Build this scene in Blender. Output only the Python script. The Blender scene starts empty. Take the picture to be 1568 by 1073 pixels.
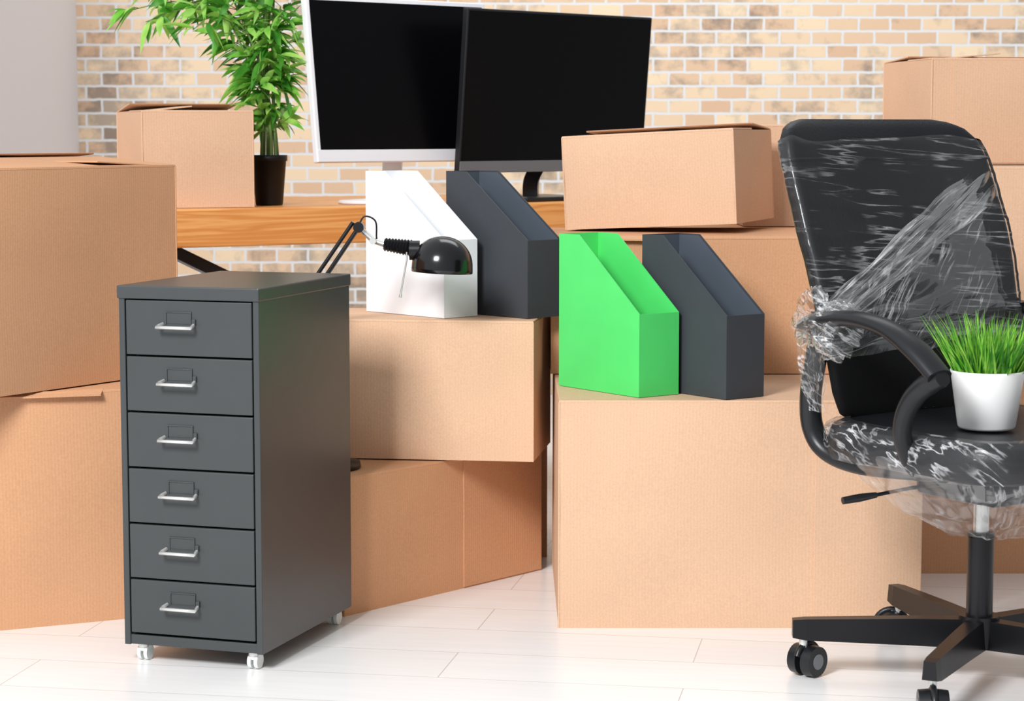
import bpy, bmesh, math, random
from mathutils import Vector, Matrix, noise
R=math.radians
random.seed(7)
scene=bpy.context.scene
scene.view_settings.view_transform='Standard'
scene.view_settings.look='None'
scene.view_settings.exposure=0.0

def srgb(r,g,b):
    f=lambda c:(c/255/12.92) if c/255<=0.04045 else ((c/255+0.055)/1.055)**2.4
    return (f(r),f(g),f(b),1)

# ---------------------------------------------------------------- materials
def new_mat(name):
    m=bpy.data.materials.new(name); m.use_nodes=True
    nt=m.node_tree; nt.nodes.clear()
    out=nt.nodes.new('ShaderNodeOutputMaterial')
    b=nt.nodes.new('ShaderNodeBsdfPrincipled')
    nt.links.new(b.outputs[0],out.inputs[0])
    return m,nt,b,out
def N(nt,t,**kw):
    n=nt.nodes.new(t)
    for k,v in kw.items():
        if k in n.inputs: n.inputs[k].default_value=v
        else: setattr(n,k,v)
    return n
def simple(name,col,rough=.5,metal=0,var=.06,scale=12,bump=0,bscale=200,spec=.5,coat=0):
    m,nt,b,out=new_mat(name)
    tc=N(nt,'ShaderNodeTexCoord')
    nz=N(nt,'ShaderNodeTexNoise'); nz.inputs['Scale'].default_value=scale
    nt.links.new(tc.outputs['Object'],nz.inputs['Vector'])
    rp=N(nt,'ShaderNodeValToRGB')
    rp.color_ramp.elements[0].position=.3; rp.color_ramp.elements[1].position=.7
    rp.color_ramp.elements[0].color=tuple(c*(1-var) for c in col[:3])+(1,)
    rp.color_ramp.elements[1].color=tuple(min(1,c*(1+var)) for c in col[:3])+(1,)
    nt.links.new(nz.outputs['Fac'],rp.inputs['Fac'])
    nt.links.new(rp.outputs['Color'],b.inputs['Base Color'])
    b.inputs['Roughness'].default_value=rough; b.inputs['Metallic'].default_value=metal
    b.inputs['Specular IOR Level'].default_value=spec
    b.inputs['Coat Weight'].default_value=coat
    if bump:
        n2=N(nt,'ShaderNodeTexNoise'); n2.inputs['Scale'].default_value=bscale
        nt.links.new(tc.outputs['Object'],n2.inputs['Vector'])
        bp=N(nt,'ShaderNodeBump'); bp.inputs['Strength'].default_value=bump; bp.inputs['Distance'].default_value=.002
        nt.links.new(n2.outputs['Fac'],bp.inputs['Height']); nt.links.new(bp.outputs[0],b.inputs['Normal'])
    return m

def cardboard(name,col):
    m,nt,b,out=new_mat(name)
    tc=N(nt,'ShaderNodeTexCoord')
    nz=N(nt,'ShaderNodeTexNoise'); nz.inputs['Scale'].default_value=3; nz.inputs['Detail'].default_value=6
    nt.links.new(tc.outputs['Object'],nz.inputs['Vector'])
    rp=N(nt,'ShaderNodeValToRGB')
    rp.color_ramp.elements[0].position=.3; rp.color_ramp.elements[1].position=.7
    rp.color_ramp.elements[0].color=tuple(c*.94 for c in col[:3])+(1,)
    rp.color_ramp.elements[1].color=tuple(c*1.05 for c in col[:3])+(1,)
    nt.links.new(nz.outputs['Fac'],rp.inputs['Fac'])
    n3=N(nt,'ShaderNodeTexNoise'); n3.inputs['Scale'].default_value=260; n3.inputs['Detail'].default_value=3
    nt.links.new(tc.outputs['Object'],n3.inputs['Vector'])
    sx=N(nt,'ShaderNodeSeparateXYZ'); nt.links.new(tc.outputs['Object'],sx.inputs[0])
    ad=N(nt,'ShaderNodeMath',operation='ADD'); nt.links.new(sx.outputs[0],ad.inputs[0]); nt.links.new(sx.outputs[1],ad.inputs[1])
    mu=N(nt,'ShaderNodeMath',operation='MULTIPLY'); nt.links.new(ad.outputs[0],mu.inputs[0]); mu.inputs[1].default_value=2*math.pi/.0065
    si=N(nt,'ShaderNodeMath',operation='SINE'); nt.links.new(mu.outputs[0],si.inputs[0])
    mx=N(nt,'ShaderNodeMix',data_type='RGBA',blend_type='MULTIPLY'); mx.inputs[0].default_value=1
    mr=N(nt,'ShaderNodeMapRange'); mr.inputs[1].default_value=-1; mr.inputs[2].default_value=1; mr.inputs[3].default_value=.965; mr.inputs[4].default_value=1.0
    nt.links.new(si.outputs[0],mr.inputs[0])
    m2=N(nt,'ShaderNodeMapRange'); m2.inputs[1].default_value=.3; m2.inputs[2].default_value=.7; m2.inputs[3].default_value=.92; m2.inputs[4].default_value=1.04
    nt.links.new(n3.outputs['Fac'],m2.inputs[0])
    m3=N(nt,'ShaderNodeMath',operation='MULTIPLY'); nt.links.new(mr.outputs[0],m3.inputs[0]); nt.links.new(m2.outputs[0],m3.inputs[1])
    nt.links.new(rp.outputs['Color'],mx.inputs[6]); nt.links.new(m3.outputs[0],mx.inputs[7])
    nt.links.new(mx.outputs[2],b.inputs['Base Color'])
    b.inputs['Roughness'].default_value=.75; b.inputs['Specular IOR Level'].default_value=.25
    bp=N(nt,'ShaderNodeBump'); bp.inputs['Strength'].default_value=.06; bp.inputs['Distance'].default_value=.001
    nt.links.new(si.outputs[0],bp.inputs['Height']); nt.links.new(bp.outputs[0],b.inputs['Normal'])
    return m

M_CARD=cardboard('cardboard_kraft',srgb(217,178,147))
M_CARD2=cardboard('cardboard_kraft_deep',srgb(207,156,118))
M_EDGE=simple('cardboard_cut_edge',srgb(160,112,80),.8,var=.1,scale=200)
M_WHITE=simple('white_card',srgb(236,237,240),.5,var=.01)
M_DARK=simple('dark_card',srgb(58,61,66),.55,var=.03,spec=.35)
M_DARKIN=simple('dark_card_inside',srgb(72,80,90),.6,var=.03)
M_GREEN=simple('green_card',srgb(78,208,104),.5,var=.03)
M_CAB=simple('grey_painted_steel',srgb(60,63,64),.32,var=.03,bump=.03,bscale=600,spec=.4)
M_CABD=simple('drawer_gap_dark',srgb(16,17,19),.6)
M_CHROME=simple('satin_metal',srgb(225,225,222),.25,metal=.7,var=.02)
M_RUBW=simple('castor_white',srgb(228,232,230),.3,var=.02)
M_BLK=simple('black_plastic',srgb(24,25,28),.35,var=.05,spec=.4)
M_BLKM=simple('black_satin_metal',srgb(17,17,20),.32,var=.05,spec=.35)
M_BLKG=simple('black_gloss',srgb(10,10,12),.18,var=.02,coat=.2)
M_SCREEN=simple('screen_black',srgb(5,5,7),.28,var=.02,spec=.12)
M_MONGREY=simple('monitor_grey_trim',srgb(112,114,118),.35,var=.02)
M_MONWHITE=simple('monitor_white',srgb(236,236,240),.3,var=.01)
M_LEATHER=simple('black_leather',srgb(20,21,25),.42,var=.12,bump=.3,bscale=220,spec=.3)
M_FABRIC=simple('black_mesh_fabric',srgb(14,14,16),.85,var=.3,scale=900,bump=.6,bscale=900,spec=.2)
M_POTW=simple('white_ceramic',srgb(244,243,242),.3,var=.01)
M_POTB=simple('black_pot_plastic',srgb(18,18,21),.45,var=.04,spec=.3)
M_SOIL=simple('soil',srgb(58,42,30),.95,var=.5,scale=80)

def leafmat(name,c1,c2,scale=14):
    m,nt,b,out=new_mat(name)
    tc=N(nt,'ShaderNodeTexCoord'); nz=N(nt,'ShaderNodeTexNoise'); nz.inputs['Scale'].default_value=scale
    nt.links.new(tc.outputs['Object'],nz.inputs['Vector'])
    rp=N(nt,'ShaderNodeValToRGB'); rp.color_ramp.elements[0].position=.35; rp.color_ramp.elements[1].position=.65
    rp.color_ramp.elements[0].color=c1; rp.color_ramp.elements[1].color=c2
    nt.links.new(nz.outputs['Fac'],rp.inputs['Fac']); nt.links.new(rp.outputs['Color'],b.inputs['Base Color'])
    b.inputs['Roughness'].default_value=.4
    tr=N(nt,'ShaderNodeBsdfTranslucent'); nt.links.new(rp.outputs['Color'],tr.inputs['Color'])
    mx=N(nt,'ShaderNodeMixShader'); mx.inputs[0].default_value=.35
    nt.links.new(b.outputs[0],mx.inputs[1]); nt.links.new(tr.outputs[0],mx.inputs[2]); nt.links.new(mx.outputs[0],out.inputs[0])
    return m
M_LEAF=leafmat('bamboo_leaf',srgb(104,190,58),srgb(192,238,124))
M_LEAFD=leafmat('bamboo_leaf_deep',srgb(44,114,34),srgb(96,174,58))
M_STEM=simple('bamboo_stem',srgb(92,120,56),.5,var=.2)
M_GRASS=leafmat('grass_blade',srgb(96,180,48),srgb(168,220,90),40)
M_GRASSD=leafmat('grass_blade_deep',srgb(40,110,30),srgb(90,160,50),40)

def wood():
    m,nt,b,out=new_mat('pine_wood')
    tc=N(nt,'ShaderNodeTexCoord'); mp=N(nt,'ShaderNodeMapping'); mp.inputs['Scale'].default_value=(1.2,7,22)
    nt.links.new(tc.outputs['Object'],mp.inputs[0])
    nz=N(nt,'ShaderNodeTexNoise'); nz.inputs['Scale'].default_value=1.3; nz.inputs['Detail'].default_value=3; nz.inputs['Distortion'].default_value=.6
    nt.links.new(mp.outputs[0],nz.inputs['Vector'])
    mu=N(nt,'ShaderNodeMath',operation='MULTIPLY'); mu.inputs[1].default_value=34; nt.links.new(nz.outputs['Fac'],mu.inputs[0])
    si=N(nt,'ShaderNodeMath',operation='SINE'); nt.links.new(mu.outputs[0],si.inputs[0])
    rp=N(nt,'ShaderNodeValToRGB'); rp.color_ramp.elements[0].position=0; rp.color_ramp.elements[1].position=1
    mr=N(nt,'ShaderNodeMapRange'); mr.inputs[1].default_value=-1; mr.inputs[2].default_value=1; nt.links.new(si.outputs[0],mr.inputs[0])
    rp.color_ramp.elements[0].color=srgb(214,140,72); rp.color_ramp.elements[1].color=srgb(234,168,100)
    nt.links.new(mr.outputs[0],rp.inputs['Fac']); nt.links.new(rp.outputs['Color'],b.inputs['Base Color'])
    b.inputs['Roughness'].default_value=.4
    return m
M_WOOD=wood()

def floor_mat():
    m,nt,b,out=new_mat('white_laminate_planks')
    tc=N(nt,'ShaderNodeTexCoord'); mp=N(nt,'ShaderNodeMapping'); mp.inputs['Rotation'].default_value=(0,0,R(10)); mp.inputs['Location'].default_value=(.35,.07,0)
    nt.links.new(tc.outputs['Object'],mp.inputs[0])
    br=N(nt,'ShaderNodeTexBrick'); br.offset=.37; br.inputs['Scale'].default_value=1
    br.inputs['Brick Width'].default_value=1.2; br.inputs['Row Height'].default_value=.19; br.inputs['Mortar Size'].default_value=.0011
    br.inputs['Color1'].default_value=srgb(243,241,240); br.inputs['Color2'].default_value=srgb(237,235,234); br.inputs['Mortar'].default_value=srgb(198,194,191)
    nt.links.new(mp.outputs[0],br.inputs[0])
    m2=N(nt,'ShaderNodeMapping'); m2.inputs['Scale'].default_value=(2,26,1); nt.links.new(mp.outputs[0],m2.inputs[0])
    nz=N(nt,'ShaderNodeTexNoise'); nz.inputs['Scale'].default_value=2; nz.inputs['Detail'].default_value=8; nt.links.new(m2.outputs[0],nz.inputs['Vector'])
    mr=N(nt,'ShaderNodeMapRange'); mr.inputs[1].default_value=.3; mr.inputs[2].default_value=.7; mr.inputs[3].default_value=.96; mr.inputs[4].default_value=1.01
    nt.links.new(nz.outputs['Fac'],mr.inputs[0])
    mx=N(nt,'ShaderNodeMix',data_type='RGBA',blend_type='MULTIPLY'); mx.inputs[0].default_value=1
    nt.links.new(br.outputs['Color'],mx.inputs[6]); nt.links.new(mr.outputs[0],mx.inputs[7]); nt.links.new(mx.outputs[2],b.inputs['Base Color'])
    b.inputs['Roughness'].default_value=.26
    return m
def brick_mat():
    m,nt,b,out=new_mat('cream_brick')
    tc=N(nt,'ShaderNodeTexCoord'); sx=N(nt,'ShaderNodeSeparateXYZ'); nt.links.new(tc.outputs['Object'],sx.inputs[0])
    cb=N(nt,'ShaderNodeCombineXYZ'); nt.links.new(sx.outputs[0],cb.inputs[0]); nt.links.new(sx.outputs[2],cb.inputs[1])
    nd=N(nt,'ShaderNodeTexNoise'); nd.inputs['Scale'].default_value=30; nt.links.new(cb.outputs[0],nd.inputs['Vector'])
    vm=N(nt,'ShaderNodeVectorMath',operation='SCALE'); vm.inputs['Scale'].default_value=.006; nt.links.new(nd.outputs['Color'],vm.inputs[0])
    va=N(nt,'ShaderNodeVectorMath',operation='ADD'); nt.links.new(cb.outputs[0],va.inputs[0]); nt.links.new(vm.outputs[0],va.inputs[1])
    def brick(c1,c2,mo):
        br=N(nt,'ShaderNodeTexBrick'); br.offset=.5; br.inputs['Scale'].default_value=1
        br.inputs['Brick Width'].default_value=.116; br.inputs['Row Height'].default_value=.050; br.inputs['Mortar Size'].default_value=.0052; br.inputs['Mortar Smooth'].default_value=.25
        br.inputs['Color1'].default_value=c1; br.inputs['Color2'].default_value=c2; br.inputs['Mortar'].default_value=mo
        nt.links.new(va.outputs[0],br.inputs[0]); return br
    mo=srgb(220,221,222)
    b1=brick(srgb(236,214,182),srgb(214,180,150),mo)
    b2=brick(srgb(192,176,158),srgb(140,127,116),mo)
    nz=N(nt,'ShaderNodeTexNoise'); nz.inputs['Scale'].default_value=11; nz.inputs['Detail'].default_value=6; nz.inputs['Roughness'].default_value=.65; nt.links.new(cb.outputs[0],nz.inputs['Vector'])
    n2=N(nt,'ShaderNodeTexNoise'); n2.inputs['Scale'].default_value=1.7; nt.links.new(cb.outputs[0],n2.inputs['Vector'])
    ad=N(nt,'ShaderNodeMath',operation='ADD'); nt.links.new(nz.outputs['Fac'],ad.inputs[0]); nt.links.new(n2.outputs['Fac'],ad.inputs[1])
    mr=N(nt,'ShaderNodeMapRange'); mr.inputs[1].default_value=1.0; mr.inputs[2].default_value=1.2; mr.inputs[4].default_value=.9; nt.links.new(ad.outputs[0],mr.inputs[0])
    mx=N(nt,'ShaderNodeMix',data_type='RGBA'); nt.links.new(mr.outputs[0],mx.inputs[0]); nt.links.new(b1.outputs['Color'],mx.inputs[6]); nt.links.new(b2.outputs['Color'],mx.inputs[7])
    nt.links.new(mx.outputs[2],b.inputs['Base Color']); b.inputs['Roughness'].default_value=.85; b.inputs['Specular IOR Level'].default_value=.2
    bp=N(nt,'ShaderNodeBump'); bp.invert=True; bp.inputs['Strength'].default_value=.4; bp.inputs['Distance'].default_value=.004
    nt.links.new(b1.outputs['Fac'],bp.inputs['Height']); nt.links.new(bp.outputs[0],b.inputs['Normal'])
    return m
M_WALL=simple('painted_plaster',srgb(222,218,220),.8,var=.01,scale=1)

def film_mat(name,rot=(0,0,0),dens=.35,base=.02,sc=(4,8,55),width=.05,gloss=.8,rough=.12):
    m,nt,b,out=new_mat(name)
    tc=N(nt,'ShaderNodeTexCoord'); mp=N(nt,'ShaderNodeMapping'); mp.inputs['Rotation'].default_value=rot
    nt.links.new(tc.outputs['Object'],mp.inputs[0])
    ms=N(nt,'ShaderNodeMapping'); ms.inputs['Scale'].default_value=sc; nt.links.new(mp.outputs[0],ms.inputs[0])
    nz=N(nt,'ShaderNodeTexNoise'); nz.inputs['Scale'].default_value=1; nz.inputs['Detail'].default_value=4; nz.inputs['Distortion'].default_value=.4
    nt.links.new(ms.outputs[0],nz.inputs['Vector'])
    su=N(nt,'ShaderNodeMath',operation='SUBTRACT'); su.inputs[1].default_value=.5; nt.links.new(nz.outputs['Fac'],su.inputs[0])
    ab=N(nt,'ShaderNodeMath',operation='ABSOLUTE'); nt.links.new(su.outputs[0],ab.inputs[0])
    ln=N(nt,'ShaderNodeMapRange'); ln.inputs[1].default_value=0; ln.inputs[2].default_value=width; ln.inputs[3].default_value=1; ln.inputs[4].default_value=0; nt.links.new(ab.outputs[0],ln.inputs[0])
    n2=N(nt,'ShaderNodeTexNoise'); n2.inputs['Scale'].default_value=12; n2.inputs['Detail'].default_value=3; nt.links.new(tc.outputs['Object'],n2.inputs['Vector'])
    mk=N(nt,'ShaderNodeMapRange'); mk.inputs[1].default_value=.40; mk.inputs[2].default_value=.68; nt.links.new(n2.outputs['Fac'],mk.inputs[0])
    mu=N(nt,'ShaderNodeMath',operation='MULTIPLY'); nt.links.new(ln.outputs[0],mu.inputs[0]); nt.links.new(mk.outputs[0],mu.inputs[1])
    mr=N(nt,'ShaderNodeMapRange'); mr.inputs[1].default_value=0; mr.inputs[2].default_value=1; mr.inputs[3].default_value=base; mr.inputs[4].default_value=base+dens  # white streaks mixed into the film colour as painted wrinkle highlights
    nt.links.new(mu.outputs[0],mr.inputs[0])
    bp=N(nt,'ShaderNodeBump'); bp.inputs['Strength'].default_value=.3; bp.inputs['Distance'].default_value=.0015; nt.links.new(nz.outputs['Fac'],bp.inputs['Height'])
    b.inputs['Base Color'].default_value=(.95,.95,.97,1); b.inputs['Roughness'].default_value=.35
    tr=N(nt,'ShaderNodeBsdfTransparent'); tr.inputs[0].default_value=(.99,.99,.99,1)
    m1=N(nt,'ShaderNodeMixShader'); nt.links.new(mr.outputs[0],m1.inputs[0]); nt.links.new(tr.outputs[0],m1.inputs[1]); nt.links.new(b.outputs[0],m1.inputs[2])
    gl=N(nt,'ShaderNodeBsdfGlossy'); gl.inputs['Roughness'].default_value=rough; nt.links.new(bp.outputs[0],gl.inputs['Normal'])
    lw=N(nt,'ShaderNodeFresnel'); lw.inputs['IOR'].default_value=1.35; nt.links.new(bp.outputs[0],lw.inputs['Normal'])
    gm=N(nt,'ShaderNodeMath',operation='MULTIPLY'); gm.inputs[1].default_value=gloss; nt.links.new(lw.outputs[0],gm.inputs[0])
    gm.use_clamp=True
    m2=N(nt,'ShaderNodeMixShader'); nt.links.new(gm.outputs[0],m2.inputs[0]); nt.links.new(m1.outputs[0],m2.inputs[1]); nt.links.new(gl.outputs[0],m2.inputs[2])
    nt.links.new(m2.outputs[0],out.inputs[0])
    return m
M_FILM=film_mat('stretch_film_back',rot=(0,R(4),0),dens=.30,base=.015,width=.035,sc=(3.5,7,60),gloss=1.1)
M_FILMD=film_mat('stretch_film_diagonal',rot=(0,R(-31),0),dens=.75,base=.02,sc=(2.5,6,80),width=.045,gloss=.55)
M_FILMS=film_mat('stretch_film_sheet',rot=(0,R(-45),0),dens=.45,base=.004,sc=(3,6,50),width=.022,gloss=.22)
M_FILMC=film_mat('stretch_film_crumpled',rot=(R(20),R(30),R(30)),dens=.7,base=.025,sc=(9,16,55),width=.04,gloss=.5)
M_FILMU=film_mat('stretch_film_underseat',rot=(R(10),R(60),R(30)),dens=.45,base=.05,sc=(8,14,45),width=.05,gloss=.22,rough=.22)

# ---------------------------------------------------------------- mesh builder
class MB:
    def __init__(s): s.v=[];s.f=[];s.m=[];s.s=[];s.mats=[]
    def mi(s,mat):
        if mat not in s.mats: s.mats.append(mat)
        return s.mats.index(mat)
    def add(s,vs,fs,mat,M=None,smooth=False):
        o=len(s.v); k=s.mi(mat)
        for p in vs:
            p=Vector(p); s.v.append(M@p if M else p)
        for f in fs: s.f.append([i+o for i in f]); s.m.append(k); s.s.append(smooth)
    def box(s,c,size,mat,M=None,bev=.0,rot=None,seg=2):
        bm=bmesh.new(); bmesh.ops.create_cube(bm,size=1)
        for v in bm.verts: v.co=Vector((v.co.x*size[0],v.co.y*size[1],v.co.z*size[2]))
        if bev: bmesh.ops.bevel(bm,geom=list(bm.edges),offset=bev,segments=seg,affect='EDGES',profile=.5)
        T=Matrix.Translation(Vector(c))
        if rot is not None: T=T@rot
        if M: T=M@T
        bm.verts.ensure_lookup_table(); bm.verts.index_update()
        s.add([T@v.co for v in bm.verts],[[v.index for v in f.verts] for f in bm.faces],mat)
        bm.free()
    def tube(s,pts,r,mat,seg=12,M=None,cap=True,sx=1,ref=None,smooth=True):
        pts=[Vector(p) for p in pts]; n=len(pts)
        rr=r if isinstance(r,(list,tuple)) else [r]*n
        vs=[];fs=[]
        up=Vector(ref) if ref else None
        prev=None
        for i,p in enumerate(pts):
            t=(pts[min(i+1,n-1)]-pts[max(i-1,0)])
            if t.length<1e-9: t=Vector((0,0,1))
            t.normalize()
            if up is not None: a=(up-t*up.dot(t)).normalized()
            elif prev is None:
                a=Vector((0,0,1)) if abs(t.z)<.9 else Vector((1,0,0)); a=(a-t*a.dot(t)).normalized()
            else: a=(prev-t*prev.dot(t)).normalized()
            prev=a; b=t.cross(a)
            for j in range(seg):
                an=2*math.pi*j/seg
                vs.append(p+a*math.cos(an)*rr[i]*sx+b*math.sin(an)*rr[i])
        for i in range(n-1):
            for j in range(seg):
                k=(j+1)%seg
                fs.append([i*seg+j,i*seg+k,(i+1)*seg+k,(i+1)*seg+j])
        s.add(vs,fs,mat,M,smooth)
        if cap:
            s.add(vs[:seg],[list(range(seg))[::-1]],mat,M); s.add(vs[-seg:],[list(range(seg))],mat,M)
    def lathe(s,prof,mat,M=None,seg=32,smooth=True):
        vs=[];fs=[]
        for (r,z) in prof:
            for j in range(seg):
                a=2*math.pi*j/seg; vs.append((r*math.cos(a),r*math.sin(a),z))
        for i in range(len(prof)-1):
            for j in range(seg):
                k=(j+1)%seg; fs.append([i*seg+j,i*seg+k,(i+1)*seg+k,(i+1)*seg+j])
        s.add(vs,fs,mat,M,smooth)
    def grid(s,fn,nu,nv,mat,M=None,smooth=True,closeu=False):
        vs=[];fs=[]
        for j in range(nv+1):
            for i in range(nu+(0 if closeu else 1)): vs.append(fn(i/nu,j/nv))
        w=nu if closeu else nu+1
        for j in range(nv):
            for i in range(nu):
                k=(i+1)%w if closeu else i+1
                fs.append([j*w+i,j*w+k,(j+1)*w+k,(j+1)*w+i])
        s.add(vs,fs,mat,M,smooth)
    def prism(s,poly,y0,y1,mat,M=None):
        n=len(poly)
        vs=[(x,y0,z) for x,z in poly]+[(x,y1,z) for x,z in poly]
        fs=[list(range(n)),[n+i for i in range(n)][::-1]]+[[i,i+n,(i+1)%n+n,(i+1)%n] for i in range(n)]
        s.add(vs,fs,mat,M)
    def finish(s,name,origin=(0,0,0),rotz=0,parent=None,fixn=True,tilt=None):
        me=bpy.data.meshes.new(name)
        me.from_pydata([tuple(v) for v in s.v],[],s.f)
        for m in s.mats: me.materials.append(m)
        me.polygons.foreach_set('material_index',s.m); me.polygons.foreach_set('use_smooth',s.s)
        me.update()
        if fixn:
            bm=bmesh.new(); bm.from_mesh(me); bmesh.ops.recalc_face_normals(bm,faces=bm.faces); bm.to_mesh(me); bm.free()
        ob=bpy.data.objects.new(name,me); scene.collection.objects.link(ob)
        ob.location=origin; ob.rotation_euler=(0,0,rotz)
        if tilt is not None: ob.rotation_euler=(Matrix.Rotation(rotz,3,'Z')@tilt).to_euler()
        if parent: ob.parent=parent
        return ob
def smoothpath(pts,k=6):
    pts=[Vector(p) for p in pts]; out=[]
    for i in range(len(pts)-1):
        p0=pts[max(i-1,0)];p1=pts[i];p2=pts[i+1];p3=pts[min(i+2,len(pts)-1)]
        for j in range(k):
            t=j/k
            out.append(.5*((2*p1)+(-p0+p2)*t+(2*p0-5*p1+4*p2-p3)*t*t+(-p0+3*p1-3*p2+p3)*t**3))
    out.append(pts[-1]); return out
def lerpseq(vals,n):
    out=[]
    for i in range(n):
        t=i/(n-1)*(len(vals)-1); k=min(int(t),len(vals)-2); out.append(vals[k]*(1-(t-k))+vals[k+1]*(t-k))
    return out

# ---------------------------------------------------------------- room
mb=MB(); mb.box((.4,4,-.05),(8,9,.1),floor_mat()); mb.finish('floor')
mb=MB(); mb.box((.6,8.06,1.4),(4.6,.12,2.8),brick_mat()); mb.finish('wall_back')
mb=MB(); mb.box((-1.66,6.9,1.4),(.12,2.2,2.8),M_WALL); mb.finish('wall_left')

# ---------------------------------------------------------------- cardboard boxes
def carton(corner,z0,ang,L,D,H,mat=M_CARD,ff=0,fb=0,fl=0,fr=0,seam=None,tilt=None,out=None):
    mb=MB(); t=.004; h=H-t
    bv=.0016
    def wall(p0,p1,inward):
        p0=Vector(p0);p1=Vector(p1);d=p1-p0;n=Vector(inward)
        ph=random.random()*9
        def f(u,v,off):
            bow=.0030*math.sin(math.pi*u)*math.sin(math.pi*v)*(1 if ph>4.5 else -.6)
            bow+=.0020*noise.noise(Vector((u*3+ph,v*3,ph)))*math.sin(math.pi*v)**.5
            return p0+d*u+Vector((0,0,h*v))+n*(off+bow)
        nu=nv=12
        mb.grid(lambda u,v:f(u,v,0),nu,nv,mat); mb.grid(lambda u,v:f(u,v,t),nu,nv,mat)
        mb.add([p0+Vector((0,0,h)),p1+Vector((0,0,h)),p1+Vector((0,0,h))+n*t,p0+Vector((0,0,h))+n*t],[[0,1,2,3]],mat)
    wall((0,0,0),(L,0,0),(0,1,0)); wall((L,0,0),(L,D,0),(-1,0,0)); wall((L,D,0),(0,D,0),(0,-1,0)); wall((0,D,0),(0,0,0),(1,0,0))
    mb.box((L/2,D/2,t/2),(L-.004,D-.004,t),mat)
    m=D/2-.001
    mf=min(L/2-.01,D/2)
    for side,a in ((0,fl),(1,fr)):
        hx=0 if side==0 else L
        s=1 if side==0 else -1
        zz=h-.003 if a==0 else h
        Mx=Matrix.Translation((hx,0,zz))@Matrix.Rotation(-R(a)*s,4,'Y')
        mb.box((s*mf/2,D/2,0),(mf-.004,D-.012,t*.8),mat,M=Mx,bev=.001)
    for side,a in ((0,ff),(1,fb)):
        hy=0 if side==0 else D
        s=1 if side==0 else -1
        Mx=Matrix.Translation((0,hy,h))@Matrix.Rotation(R(a)*s,4,'X')
        mb.box((L/2,s*m/2,t/2),(L-.001,m,t),mat,M=Mx,bev=bv)
        mb.box((L/2,s*(m+.0004),t/2),(L-.004,.0006,t*.7),M_EDGE,M=Mx)
    mb.tube([(0,.002,h),(L,.002,h)],.0026,mat,8); mb.tube([(0,D-.002,h),(L,D-.002,h)],.0026,mat,8)
    for (x,y) in ((.001,.001),(L-.001,.001),(.001,D-.001),(L-.001,D-.001)): mb.tube([(x,y,0),(x,y,h)],.0022,mat,8)
    if seam:
        mb.box(((seam+L)/2,-.0012,h/2),(L-seam,.0034,h-.006),mat,bev=.0008)
    if out:
        x0,x1,ov,z=out
        mb.add([(x0,.01,z+.0015),(x1,.01,z+.0015),(x1-.012,-ov,z-.006),(x0+.004,-ov*.7,z-.003),
                (x0,.01,z-.002),(x1,.01,z-.002),(x1-.012,-ov,z-.0095),(x0+.004,-ov*.7,z-.0065)],
               [[0,1,2,3],[7,6,5,4],[0,4,5,1],[1,5,6,2],[2,6,7,3],[3,7,4,0]],mat)
    return mb.finish('cardboard_box',(corner[0],corner[1],z0),R(ang),tilt=tilt)

carton((-1.117,4.128),0,24.3,.60,.50,.468,M_CARD2,out=(.08,.335,.018,.468))
carton((-1.07,4.0),.471,57.1,.665,.46,.44,M_CARD2,ff=4,fb=6,fl=0,fr=3)
carton((-.34,4.30),0,49.3,.62,.35,.285,M_CARD2,seam=.36)
carton((-.46,4.563),.288,-8,.51,.285,.297,M_CARD)
carton((.092,4.20),0,0,.717,.585,.455,M_CARD,seam=.505)
carton((.085,4.65),.457,0,.62,.45,.297,M_CARD2,out=(.09,.29,.02,.297))
carton((.122,4.916),.757,-20,.40,.36,.212,M_CARD,ff=0,fb=4,tilt=Matrix.Rotation(R(-2.8),3,'Y'))
carton((.35,5.20),0,0,.47,.40,.75,M_CARD2)
carton((.56,5.22),.752,0,.32,.34,.245,M_CARD)
carton((-.27,4.92),0,0,.35,.36,.45,M_CARD2)
carton((-.26,4.93),.452,0,.335,.34,.26,M_CARD2)
carton((.83,4.73),0,0,.75,.60,.46,M_CARD2)
carton((.96,4.80),.462,0,.60,.50,.44,M_CARD)
carton((.966,5.0),.904,9,.52,.34,.245,M_CARD,fl=5,ff=0,fb=3,seam=.05)
carton((-.897,5.25),.794,20,.276,.349,.238,M_CARD,fl=6,fb=6,ff=0)

# ---------------------------------------------------------------- magazine files
def magfile(P1,z,ang_side,mat,matin,L=.26,W=.10,H=.315,h=.165,flat=.065):
    mb=MB(); t=.0025
    poly=[(0,0),(L,0),(L,h),(flat,H),(0,H)]
    mb.prism(poly,0,t,mat); mb.prism(poly,W-t,W,mat)
    mb.box((t/2,W/2,H/2),(t,W-2*t,H),mat); mb.box((L-t/2,W/2,h/2),(t,W-2*t,h),mat)
    mb.box((L/2,W/2,t/2),(L-2*t,W-2*t,t),mat)
    e=.0004
    ip=[(t,t),(L-t,t),(L-t,h-.002),(flat-.001,H-.003),(t,H-.003)]
    mb.add([(x,t+e,zz) for x,zz in ip],[[0,1,2,3,4]],matin); mb.add([(x,W-t-e,zz) for x,zz in ip],[[0,1,2,3,4]],matin)
    mb.add([(t+e,t,t),(t+e,W-t,t),(t+e,W-t,H-.003),(t+e,t,H-.003)],[[0,1,2,3]],matin)
    a=R(ang_side); o=Vector((P1[0],P1[1],0))-Vector((math.cos(a),math.sin(a),0))*L
    return mb.finish('magazine_file',(o.x,o.y,z),a)
magfile((-.1438,4.552),.586,-47,M_WHITE,M_WHITE,H=.308,W=.095)
magfile((.033,4.545),.586,-47,M_DARK,M_DARKIN,H=.308,W=.098)
magfile((.251,4.235),.456,-53.8,M_GREEN,M_GREEN,W=.103)
magfile((.420,4.20),.456,-53.8,M_DARK,M_DARKIN,W=.100)

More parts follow.
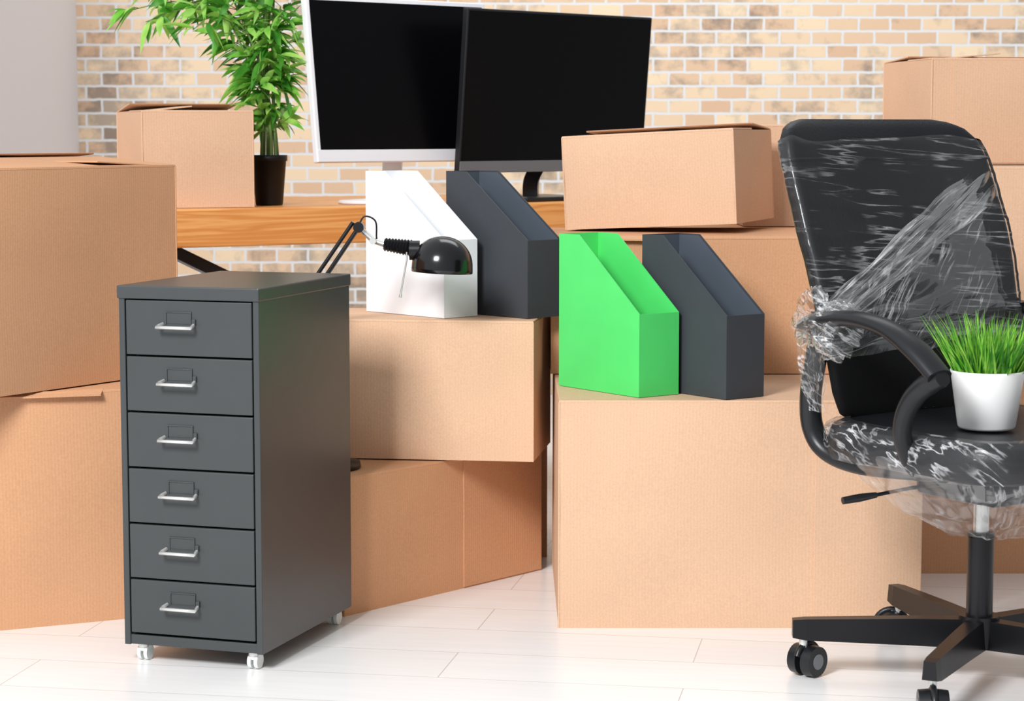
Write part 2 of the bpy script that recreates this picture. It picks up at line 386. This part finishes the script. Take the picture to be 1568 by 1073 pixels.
# ---------------------------------------------------------------- drawer cabinet
def cabinet():
    W,D,z0,z1=.28,.43,.033,.70
    mb=MB(); t=.012
    mb.box((t/2,D/2,(z0+z1)/2),(t,D-.004,z1-z0),M_CAB,bev=.0015); mb.box((W-t/2,D/2,(z0+z1)/2),(t,D-.004,z1-z0),M_CAB,bev=.0015)
    mb.box((W/2,D-.004,(z0+z1)/2),(W-.006,.004,z1-z0-.01),M_CAB)
    mb.box((W/2,D/2,z0+.010),(W-2*t+.002,D-.01,.018),M_CAB,bev=.001)
    mb.box((W/2,.02+D/2,(z0+z1)/2),(W-2*t,D-.05,z1-z0-.06),M_CABD)
    mb.box((W/2,D/2,z1-.011),(W+.004,D+.004,.024),M_CAB,bev=.0025)
    lo,hi=z0+.022,z1-.0235
    n=6; ph=(hi-lo)/n
    for i in range(n):
        zc=lo+ph*(i+.5)
        mb.box((W/2,.010,zc),(W-2*t-.005,.016,ph-.0036),M_CAB,bev=.0018)
        x0=W*.355; zl=zc+ph*.18
        w,h=.050,.022; y0=.002
        for sgn in (-1,1): mb.box((x0+.022+sgn*w/2,y0-.0012,zl),(.0022,.0030,h),M_CAB,bev=.0006)
        mb.box((x0+.022,y0-.0012,zl+h/2),(w+.002,.0030,.0022),M_CAB,bev=.0006)
        mb.box((x0+.022,y0-.0004,zl),(w-.002,.001,h-.002),M_CAB)
        zp=zl-h/2-.002
        xa,xb=x0-.014,x0+.056
        mb.tube([(xa+.004,y0,zp+.002),(xa+.001,-.012,zp-.001),(xa,-.018,zp-.003),(xb,-.018,zp-.003),(xb-.001,-.012,zp-.001),(xb-.004,y0,zp+.002)],.0034,M_CHROME,8)
        mb.box((xb-.003,0,zp+.006),(.007,.005,.012),M_CAB,bev=.001)
    for (x,y) in ((.028,.024),(W-.028,.024),(.028,D-.03),(W-.028,D-.03)):
        M=Matrix.Translation((x,y,0))
        mb.tube([(0,0,.026),(0,0,.036)],.010,M_CHROME,12,M)
        for s in (-1,1): mb.tube([(s*.003,.006,.0150),(s*.010,.006,.0150)],.0148,M_RUBW,20,M)
        mb.box((0,.002,.024),(.008,.018,.012),M_RUBW,M=M,bev=.002)
    a=-R(18); f=Vector((math.cos(a),math.sin(a),0)); FR=Vector((-.4534,3.84,0)); o=FR-f*W
    mb.finish('drawer_cabinet',(o.x,o.y,0),a)
cabinet()

# ---------------------------------------------------------------- desk
def desk():
    L,D,zt,th=1.75,.80,.793,.093
    mb=MB()
    mb.box((L/2,D/2,zt-th/2),(L,D,th),M_WOOD,bev=.004)
    for x in (.12,1.25):
        for y in (.12,D-.12):
            mb.box((x,y,(zt-th)/2),(.05,.05,zt-th),M_BLK,bev=.003)
        mb.box((x,D/2,.03),(.05,D-.2,.05),M_BLK,bev=.003); mb.box((x,D/2,zt-th-.02),(.05,D-.2,.04),M_BLK,bev=.003)
    def strut(p,q,w=.05,h=.03):
        p=Vector(p);q=Vector(q);d=q-p;an=math.atan2(d.z,d.x)
        mb.box((p+q)/2,(d.length,w,h),M_BLK,rot=Matrix.Rotation(-an,4,'Y'),bev=.003)
    strut((.29,.12,.700),(1.25,.12,.235)) 
    mb.finish('desk',(-1.05,5.05,0),R(31))
desk()

# ---------------------------------------------------------------- monitors
def monitor(P,yaw,tilt,W,H,frame,chin,chincol,base_off,zdesk=.7935,side=.012,roundbase=True):
    yaw=R(yaw)
    Mp=Matrix.Rotation(R(tilt),4,'X')
    mb=MB()
    mb.box((W/2,.010,H/2),(W,.020,H),frame,M=Mp,bev=.003)
    mb.box((W/2,.028,H*.45),(W*.75,.03,H*.6),frame,M=Mp,bev=.012)
    s=side
    mb.box((W/2,-.0006,(chin+H-s)/2),(W-2*s,.0022,H-s-chin),M_SCREEN,M=Mp,bev=.0005)
    mb.box((W/2,-.001,chin/2),(W-.002,.003,chin-.002),chincol,M=Mp,bev=.001)
    zb=zdesk-P[2]
    cx,cy=W/2+base_off[0],base_off[1]
    top=Mp@Vector((W/2,.045,H*.35))
    if roundbase:
        mb.tube(smoothpath([(cx,cy,zb+.01),(cx,cy-.01,zb+.06),(W/2,top.y+.01,H*.12),tuple(top)]),[.022]*19,frame,16,sx=1.3,ref=(1,0,0))
        Mb=Matrix.Translation((cx,cy,zb))@Matrix.Diagonal((1.25,.9,1,1))
        mb.lathe([(0,0),(.115,0),(.118,.004),(.115,.009),(.03,.014),(0,.014)],frame,Mb,40)
    else:
        mb.tube(smoothpath([(cx,cy,zb+.01),(cx,cy-.005,zb+.06),(W/2,top.y+.01,H*.12),tuple(top)]),[.026]*19,frame,4,sx=1.2,ref=(1,0,0),smooth=False)
        mb.box((cx,cy-.02,zb+.006),(.26,.20,.012),frame,bev=.005)
    mb.finish('computer_monitor',P,yaw)
monitor((-.4845,5.40,.903),40,-7,.58,.42,M_MONWHITE,.032,M_MONWHITE,(0,.09))
monitor((-.138,5.61,.872),44,5,.70,.425,M_BLK,.032,M_MONGREY,(0,.09),side=.006,roundbase=False)

# ---------------------------------------------------------------- desk lamp
def lamp():
    mb=MB(); B=Vector((-.385,4.425,.2855))
    def q(x,y,z): return Vector((x,y,z))-B
    mb.lathe([(0,0),(.07,0),(.072,.004),(.070,.014),(.02,.022),(0,.022)],M_BLKM,None,36)
    el=q(-.450,4.425,.585); wr=q(-.314,4.425,.785)
    dy=Vector((0,.012,0))
    mb.tube([(0,0,.015),(0,0,.06)],.012,M_BLKM,14)
    for s in (-1,1):
        mb.tube([Vector((0,0,.05))+dy*s,el+dy*s],.0042,M_BLKM,8)
        mb.tube([el+dy*s,wr+dy*s],.0042,M_BLKM,8)
    off=Vector((-.012,0,.010))
    mb.tube([el+off+Vector((.005,0,.01)),wr+off],.0042,M_BLKM,8)
    mb.tube([el-dy*1.6,el+dy*1.6],.013,M_BLKM,16); mb.tube([wr-dy*1.5,wr+dy*1.5],.011,M_BLKM,16)
    w2=q(-.285,4.425,.757); n0=q(-.262,4.42,.750); n1=q(-.205,4.415,.742)
    mb.tube([wr,w2,n0],.006,M_CHROME,8)
    mb.tube(smoothpath([wr+Vector((0,0,.004)),wr+Vector((.012,0,.022)),wr+Vector((.034,0,.012)),wr+Vector((.036,0,-.022)),w2+Vector((.01,.0,.0))]),.0018,M_BLKM,6)
    mb.tube([w2-dy*1.2,w2+dy*1.2],.007,M_CHROME,12)
    d=(n1-n0).normalized()
    L=(n1-n0).length
    k=9
    pts=[n0+d*L*i/(2*k) for i in range(2*k+1)]
    rr=[.011+(.003 if i%2 else 0)+.004*i/(2*k) for i in range(2*k+1)]
    mb.tube(pts,rr,M_BLKM,20,smooth=False)
    C=q(-.1437,4.41,.693); Md=Matrix.Translation(C)@Matrix.Rotation(R(3),4,'Y')
    prof=[]
    for i in range(15):
        a=math.pi/2*i/14; prof.append((.0625*math.sin(a)**.95,.014+.060*math.cos(a)))
    prof=prof+[(.063,.008),(.063,.0),(.061,0),(.060,.008)]+[(.0595*math.sin(math.pi/2*(13-i)/14),.012+.058*math.cos(math.pi/2*(13-i)/14)) for i in range(14)]
    mb.lathe(prof,M_BLKG,Md,48)
    mb.lathe([(0,.06),(.016,.055),(.018,.02),(0,.02)],M_MONWHITE,Md,16)
    mb.tube([C+Vector((-.066,0,.045)),C+Vector((-.045,0,.045))],.02,M_BLKM,20)
    a=q(-.215,4.40,.72); b=q(-.228,4.40,.648)
    mb.tube([a+Vector((.0,0,.015)),a,b],.0018,M_CHROME,6); mb.tube([b,b+Vector((-.001,0,-.006))],.003,M_CHROME,8)
    mb.finish('desk_lamp',tuple(B))
lamp()

# ---------------------------------------------------------------- potted bamboo
def leafgeo(mb,p,d,L,W,mat,droop=.3):
    d=d.normalized(); side=d.cross(Vector((0,0,1)))
    if side.length<.1: side=Vector((1,0,0))
    side.normalize(); side=(Matrix.Rotation(random.uniform(-1,1),3,d)@side)
    nrm=side.cross(d).normalized()
    n=6; vs=[];fs=[]
    for i in range(n+1):
        t=i/n; c=p+d*L*t+Vector((0,0,-droop*L*t*t))
        w=W*(math.sin(math.pi*min(1,t**.75))**.9 if 0<t<1 else .02)
        vs+= [c-side*w/2+nrm*w*.18,c,c+side*w/2+nrm*w*.18]
    for i in range(n):
        a=i*3
        fs+=[[a,a+1,a+4,a+3],[a+1,a+2,a+5,a+4]]
    mb.add(vs,fs,mat,None,True)
def bamboo():
    mb=MB(); random.seed(11)
    mb.lathe([(0,0),(.033,0),(.035,.004),(.044,.112),(.047,.112),(.0475,.127),(.044,.127),(.042,.108)],M_POTB,None,36)
    mb.lathe([(0,.110),(.043,.108)],M_SOIL,None,24)
    stems=[]
    tips=[(-.015,0,.62),(.02,.02,.66),(-.07,.02,.60),(.035,-.01,.50),(-.11,-.02,.58),(.0,-.03,.50),(.01,.04,.58),(-.09,-.03,.46),(-.06,.03,.42)]
    ns=len(tips)
    for i,t in enumerate(tips):
        b=Vector((random.uniform(-.022,.022),random.uniform(-.018,.018),.10))
        t=Vector(t); mid=b.lerp(t,.45)+Vector((-t.x*.35,-t.y*.3,0))
        path=smoothpath([b,mid,t],10); stems.append(path)
        mb.tube(path,lerpseq([.0055,.004,.002],len(path)),M_STEM,7)
    for tgt in ((-.30,-.04,.46),(-.35,.0,.49),(-.22,.03,.50),(-.18,-.05,.44),(-.28,.0,.55)):
        s=stems[4]
        b=s[len(s)*2//3]; t=Vector(tgt)
        path=smoothpath([b,b.lerp(t,.5)+Vector((0,0,.05)),t],8); stems.append(path); mb.tube(path,lerpseq([.0028,.0012],len(path)),M_STEM,6)
    for si,s in enumerate(stems):
        branch=si>=ns
        nodes=6 if branch else 23
        for k in range(nodes):
            f=(.45+.55*k/(nodes-1)) if branch else (.30+.70*k/(nodes-1))
            idx=min(int(f*(len(s)-1)),len(s)-1); p=s[idx].copy()
            if p.z<.29 and random.random()<.55: continue
            an=random.uniform(0,2*math.pi)
            out=Vector((math.cos(an),math.sin(an)*.8,random.uniform(-.1,.7))).normalized()
            tl=random.uniform(.015,.075) if not branch else random.uniform(.005,.03)
            e=p+out*tl
            mb.tube([p,e],.0011,M_STEM,4,cap=False)
            for q in range(random.choice((3,4,4)) if not branch else 3):
                dd=(out+Vector((random.uniform(-.9,.9),random.uniform(-.9,.9),random.uniform(-.7,.6)))).normalized()
                if branch: dd=(dd+Vector((-.5,0,-.5))).normalized()
                leafgeo(mb,p.lerp(e,random.uniform(.5,1)),dd,random.uniform(.045,.09),random.uniform(.015,.023),M_LEAF if random.random()<.60 else M_LEAFD,random.uniform(.1,.5))
    mb.finish('potted_bamboo_plant',(-.618,5.50,.7935),0,fixn=False)
bamboo()

# ---------------------------------------------------------------- office chair
chair=bpy.data.objects.new('office_chair',None); scene.collection.objects.link(chair)
chair.location=(.838,3.80,0); chair.rotation_euler=(0,0,R(-148))
def interp(tab,z):
    if z<=tab[0][0]: return tab[0][1]
    for (a,b),(c,d) in zip(tab,tab[1:]):
        if z<=c:
            t=(z-a)/(c-a)
            return b+(d-b)*t
    return tab[-1][1]
YC=[(.44,-.192),(.55,-.198),(.65,-.215),(.75,-.245),(.85,-.285),(1.01,-.350)]
WT=[(.455,.15),(.475,.19),(.52,.215),(.62,.235),(.80,.247),(.93,.243),(.965,.234),(.985,.218),(.997,.195),(1.003,.16)]
TH=[(.455,.012),(.48,.022),(.65,.026),(.8,.030),(.96,.030),(.99,.022),(1.003,.010)]
def backpt(a,z,off=0):
    w=interp(WT,z)+off; th=interp(TH,z)+off
    c,s=math.cos(a),math.sin(a)
    x=w*math.copysign(abs(c)**.45,c); y=th*math.copysign(abs(s)**.6,s)
    y0=interp(YC,z)+.055*(x/.245)**2
    return Vector((x,y0+y,z))
zs=[.455,.462,.475,.49]+[.49+i*.0245 for i in range(1,20)]+[.965,.975,.985,.992,.998,1.003]
mb=MB(); seg=64
def ring(z): return [backpt(2*math.pi*i/seg,z) for i in range(seg)]
vs=[];fsu=[];fsl=[]
for z in zs: vs+=ring(z)
for j in range(len(zs)-1):
    for i in range(seg):
        k=(i+1)%seg; f=[j*seg+i,j*seg+k,(j+1)*seg+k,(j+1)*seg+i]
        (fsu if zs[j]>.66 else fsl).append(f)
mb.add(vs,fsu,M_LEATHER,None,True); mb.add(vs,fsl,M_FABRIC,None,True)
mb.add(ring(zs[-1]),[list(range(seg))],M_LEATHER); mb.add(ring(zs[0]),[list(range(seg))],M_FABRIC)
for z in (.665,.93):
    pts=[backpt(math.pi*(.02+.96*i/40),z,.0015) for i in range(41)]
    mb.tube(pts,.003,M_BLK,6)
mb.finish('backrest',parent=chair,fixn=True)
mb=MB()
prof=[(.90,.398),(.97,.405),(1.0,.425),(1.0,.445),(.975,.461),(.92,.469),(.7,.471),(.4,.468),(0,.466)]
def seatpt(u,v):
    k=v*(len(prof)-1); i=min(int(k),len(prof)-2); f=k-i
    sc=prof[i][0]*(1-f)+prof[i+1][0]*f; z=prof[i][1]*(1-f)+prof[i+1][1]*f
    a=2*math.pi*u; c,s=math.cos(a),math.sin(a)
    return Vector((.245*sc*math.copysign(abs(c)**.4,c),.035+.235*sc*math.copysign(abs(s)**.4,s),z))
mb.grid(seatpt,64,24,M_LEATHER,closeu=True)
mb.add([seatpt(i/64,0) for i in range(64)],[list(range(64))],M_BLK)
mb.finish('seat',parent=chair)
mb=MB()
for s in (-1,1):
    path=smoothpath([(s*.236,-.165,.66),(s*.242,-.172,.58),(s*.240,-.188,.51),(s*.232,-.190,.45),(s*.222,-.160,.41),(s*.20,-.09,.392),(s*.14,.0,.388)],6)
    mb.tube(path,.0165,M_BLK,12,sx=1.3,ref=(1,0,0))
mb.box((0,.0,.385),(.30,.22,.014),M_BLK,bev=.004)
mb.box((0,.0,.355),(.14,.20,.05),M_BLK,bev=.012)
a=R(148)
def wl(dx,dy,z):
    return Vector((dx*math.cos(a)-dy*math.sin(a),dx*math.sin(a)+dy*math.cos(a),z))
l0=wl(-.03,-.0,.360); l1=wl(-.135,-.04,.354); l2=wl(-.20,-.07,.347); l3=wl(-.262,-.09,.340)
mb.tube([l0,l1,l2],.0035,M_BLKM,8); mb.tube(smoothpath([l2,l2.lerp(l3,.5),l3],4),lerpseq([.005,.0075,.0065],9),M_BLK,10)
mb.finish('seat_frame',parent=chair)
mb=MB()
for s in (-1,1):
    X=s*.272
    path=smoothpath([(s*.238,-.195,.630),(s*.26,-.17,.642),(X,-.11,.654),(X,-.03,.660),(X,.05,.649),(X,.12,.618),(X,.175,.580)],6)
    mb.tube(path,lerpseq([.012,.013,.014,.014,.014,.016,.015],len(path)),M_BLK,16,sx=1.7,ref=(1,0,0))
    path=smoothpath([(X,.183,.578),(X,.150,.566),(X,.115,.540),(X*.99,.088,.500),(X*.94,.075,.455),(X*.8,.07,.405),(X*.5,.06,.392)],6)
    mb.tube(path,lerpseq([.013,.018,.017,.015,.014,.012,.010],len(path)),M_BLK,16,sx=1.2,ref=(1,0,0))
mb.finish('armrests',parent=chair)
mb=MB()
mb.tube([(0,0,.085),(0,0,.26)],.0235,M_BLKM,24); mb.tube([(0,0,.25),(0,0,.36)],.014,M_CHROME,20)
mb.tube([(0,0,.262),(0,0,.268)],.0245,M_BLK,24)
mb.tube([(0,0,.062),(0,0,.118)],.036,M_BLKM,28)
for wa in (177,244,318,32,107):
    an=R(wa+148); M=Matrix.Rotation(an,4,'Z')
    Rr=.318
    vs=[];secs=[(.02,.020,.060,.112),(.12,.018,.064,.112),(.31,.015,.070,.108),(Rr+.015,.013,.074,.106)]
    for (r,w,zl,zh) in secs: vs+=[(r,-w,zl),(r,w,zl),(r,w*.8,zh),(r,-w*.8,zh)]
    fs=[[0,1,2,3],[12,15,14,13]]
    for k in range(3):
        for j in range(4): fs.append([k*4+j,k*4+(j+1)%4,k*4+4+(j+1)%4,k*4+4+j])
    mb.add(vs,fs,M_BLKM,M)
    mb.tube([(Rr-.005,0,.05),(Rr-.005,0,.085)],.0075,M_CHROME,12,M)
    Mc=M@Matrix.Translation((Rr-.005,0,0))@Matrix.Rotation(R(wa*2.3),4,'Z')
    for s in (-1,1):
        mb.tube([(-.012,s*.006,.0292),(-.012,s*.025,.0292)],[.0292,.0275],M_BLK,24,Mc)
        mb.tube([(-.012,s*.0245,.0292),(-.012,s*.0262,.0292)],.014,M_MONGREY,20,Mc)
    hood=[Vector((-.012+.031*math.cos(R(t)),0,.0292+.031*math.sin(R(t)))) for t in range(20,165,12)]
    mb.tube(hood,.006,M_BLK,8,Mc,sx=1)
    mb.box((-.004,0,.050),(.022,.014,.022),M_BLK,M=Mc,bev=.004)
mb.finish('star_base',parent=chair)
# ---- stretch film
def ridge(v,s,seed=0): return (1-abs(noise.noise(Vector((v.x*s+seed,v.y*s,v.z*s))))*2)
def crinkle(w,a=.005,octs=3):
    d=0;k=1;am=a
    for i in range(octs):
        d+=am*(1-2.2*abs(noise.noise(w*k+Vector((3.1*i,1.7*i,0)))))
        k*=2.1; am*=.42
    return d
mb=MB()
def fback(u,v):
    z=.60+.368*v+.006*math.sin(u*25)
    p=backpt(2*math.pi*u,z,.005)
    q=Vector((p.x*2.5,p.y*3,p.z*55+p.x*6))
    dv=Vector((p.x*.5,p.y+.30,0)).normalized()
    r=ridge(Vector((p.x*.22+p.z*.05,0,p.z*1.6-p.x*.25)),16)
    return p+dv*(.0011*noise.noise(q)+.003*max(0,r-.55))
mb.grid(fback,160,260,M_FILM,closeu=True)
mb.finish('stretch_film_back',parent=chair,fixn=False)
def add_sheet(name,c00,c10,c11,c01,amp,freq,mat,bul=(0,0,0),nu=130,nv=160,seed=0):
    mb=MB(); c00,c10,c11,c01=[Vector(c) for c in (c00,c10,c11,c01)]
    n=((c10-c00).cross(c01-c00)).normalized(); bl=Vector(bul)
    def f(u,v):
        p=(c00*(1-u)+c10*u)*(1-v)+(c01*(1-u)+c11*u)*v
        w=Vector((u*freq[0],v*freq[1],seed))
        d=crinkle(w,amp)
        edge=min(1,min(u,1-u,v,1-v)*8+.25)
        jig=Vector((0,0,1))*.014*noise.noise(Vector((u*6,v*5,seed+4)))
        return p+n*d*edge+bl*math.sin(math.pi*u)*math.sin(math.pi*v)+jig
    mb.grid(f,nu,nv,mat); mb.finish(name,parent=chair,fixn=False)
add_sheet('stretch_film_band',(-.236,-.255,.935),(-.242,-.215,.855),(.278,-.125,.605),(.262,-.15,.665),.0026,(8,1.4),M_FILMD,bul=(0,.005,0),seed=2)
add_sheet('stretch_film_band.001',(-.242,-.230,.88),(-.225,-.140,.60),(.285,-.085,.585),(.272,-.13,.655),.002,(6,1.6),M_FILMS,bul=(0,.012,0),seed=9)
mb=MB()
def bunch(u,v):
    a=2*math.pi*u; t=v
    c=Vector((.254+.02*math.sin(3*t),-.180+.11*t,.66-.03*t))
    r=.028*(1+.25*math.sin(9*t))+crinkle(Vector((math.cos(a)*2.2,math.sin(a)*2.2,t*2)),.012)
    return c+Vector((math.cos(a)*r*.8,math.sin(a)*r*.3,math.sin(a)*r*1.1))
mb.grid(bunch,140,90,M_FILMC,closeu=True)
def skirt(u,v):
    y=-.205+.17*u*(1-.6*v)+.03*v; z=.645-.16*v
    x=.266-.02*v*v+crinkle(Vector((u*7,v*1.6,3)),.008)
    return Vector((x,y+.012*noise.noise(Vector((u*3,v*5,8))),z))
mb.grid(lambda u,v: skirt(u*.6,v),90,110,M_FILMC)
mb.finish('stretch_film_arm',parent=chair,fixn=False)
mb=MB()
def fseat(u,v):
    p=seatpt(u,.12+.55*v)
    c=Vector((0,.035,.44)); d=(p-c); d.z*=2; d.normalize()
    return p+d*(.006+crinkle(Vector((p.x*14+p.y*5,p.y*12-p.x*4,p.z*18)),.0045))
mb.grid(fseat,260,60,M_FILMC,closeu=True)
def under(u,v):
    a=2*math.pi*u; c,s=math.cos(a),math.sin(a)
    r=1-.72*v**1.3
    x=.235*r*math.copysign(abs(c)**.6,c); y=.02+.225*r*math.copysign(abs(s)**.6,s)
    z=.425-.155*v**.8
    w=crinkle(Vector((c*3,s*3,v*1.0)),.008,2)
    return Vector((x*(1+w*4),y*(1+w*4),z+.010*noise.noise(Vector((c*3,s*3,v*6)))))
mb.grid(under,260,60,M_FILMU,closeu=True)
mb.finish('stretch_film_seat',parent=chair,fixn=False)

# ---------------------------------------------------------------- potted grass on seat
def grass():
    mb=MB(); random.seed(5)
    mb.lathe([(0,0),(.046,0),(.049,.004),(.0625,.096),(.0635,.100),(.061,.100),(.058,.090)],M_POTW,None,44)
    mb.lathe([(0,.088),(.059,.086)],M_SOIL,None,24)
    for i in range(420):
        a=random.uniform(0,2*math.pi); r=.054*math.sqrt(random.random())
        p=Vector((r*math.cos(a),r*math.sin(a),.086)); L=random.uniform(.07,.12)
        lean=Vector((math.cos(a)*r*8+random.uniform(-.28,.28),math.sin(a)*r*8+random.uniform(-.28,.28),1)).normalized()
        bend=Vector((lean.x,lean.y,0))*random.uniform(.0,.5)
        side=Vector((math.cos(a+random.uniform(-2,2)),math.sin(a+random.uniform(-2,2)),0)); w=random.uniform(.0012,.0024)
        n=5; vs=[];fs=[]
        for k in range(n+1):
            t=k/n; c=p+lean*L*t+bend*L*t*t; ww=w*(1-t**2)+.0001
            vs+=[c-side*ww,c+side*ww]
        for k in range(n): fs.append([2*k,2*k+1,2*k+3,2*k+2])
        mb.add(vs,fs,M_GRASS if random.random()<.65 else M_GRASSD,None,True)
    mb.finish('potted_grass',(.815,3.672,.4735),0,fixn=False)
grass()

# ---------------------------------------------------------------- light & camera
w=bpy.data.worlds.new('studio_world'); scene.world=w; w.use_nodes=True
nt=w.node_tree; bg=nt.nodes['Background']
tc=nt.nodes.new('ShaderNodeTexCoord'); sx=nt.nodes.new('ShaderNodeSeparateXYZ'); mr=nt.nodes.new('ShaderNodeMapRange')
nt.links.new(tc.outputs['Generated'],sx.inputs[0]); nt.links.new(sx.outputs[0],mr.inputs[0])
mr.inputs[1].default_value=-.8; mr.inputs[2].default_value=.9; mr.inputs[3].default_value=.86; mr.inputs[4].default_value=.36
nt.links.new(mr.outputs[0],bg.inputs[1])
bg.inputs[0].default_value=(.95,.975,1,1)
def area(name,loc,tgt,size,energy,col=(1,1,1)):
    l=bpy.data.lights.new(name,'AREA'); l.energy=energy; l.size=size; l.color=col
    o=bpy.data.objects.new(name,l); scene.collection.objects.link(o); o.location=loc
    o.rotation_euler=(Vector(tgt)-Vector(loc)).to_track_quat('-Z','Y').to_euler()
area('softbox_key',(-1.8,.4,3.2),(0,4.6,.4),1.2,292,(.97,.985,1))
area('wall_fill',(.6,6.2,3.4),(.4,7.6,.8),2.0,44,(.95,.98,1))  # added fill light to brighten the brick wall, not a lamp of the room

cam=bpy.data.cameras.new('camera'); co=bpy.data.objects.new('camera',cam); scene.collection.objects.link(co)
cam.lens=75.8; cam.sensor_width=36; cam.sensor_fit='HORIZONTAL'
co.location=(0,0,.98); co.rotation_euler=(R(90-5.8),0,0)
cam.dof.use_dof=True; cam.dof.focus_distance=4.25; cam.dof.aperture_fstop=9
scene.camera=co
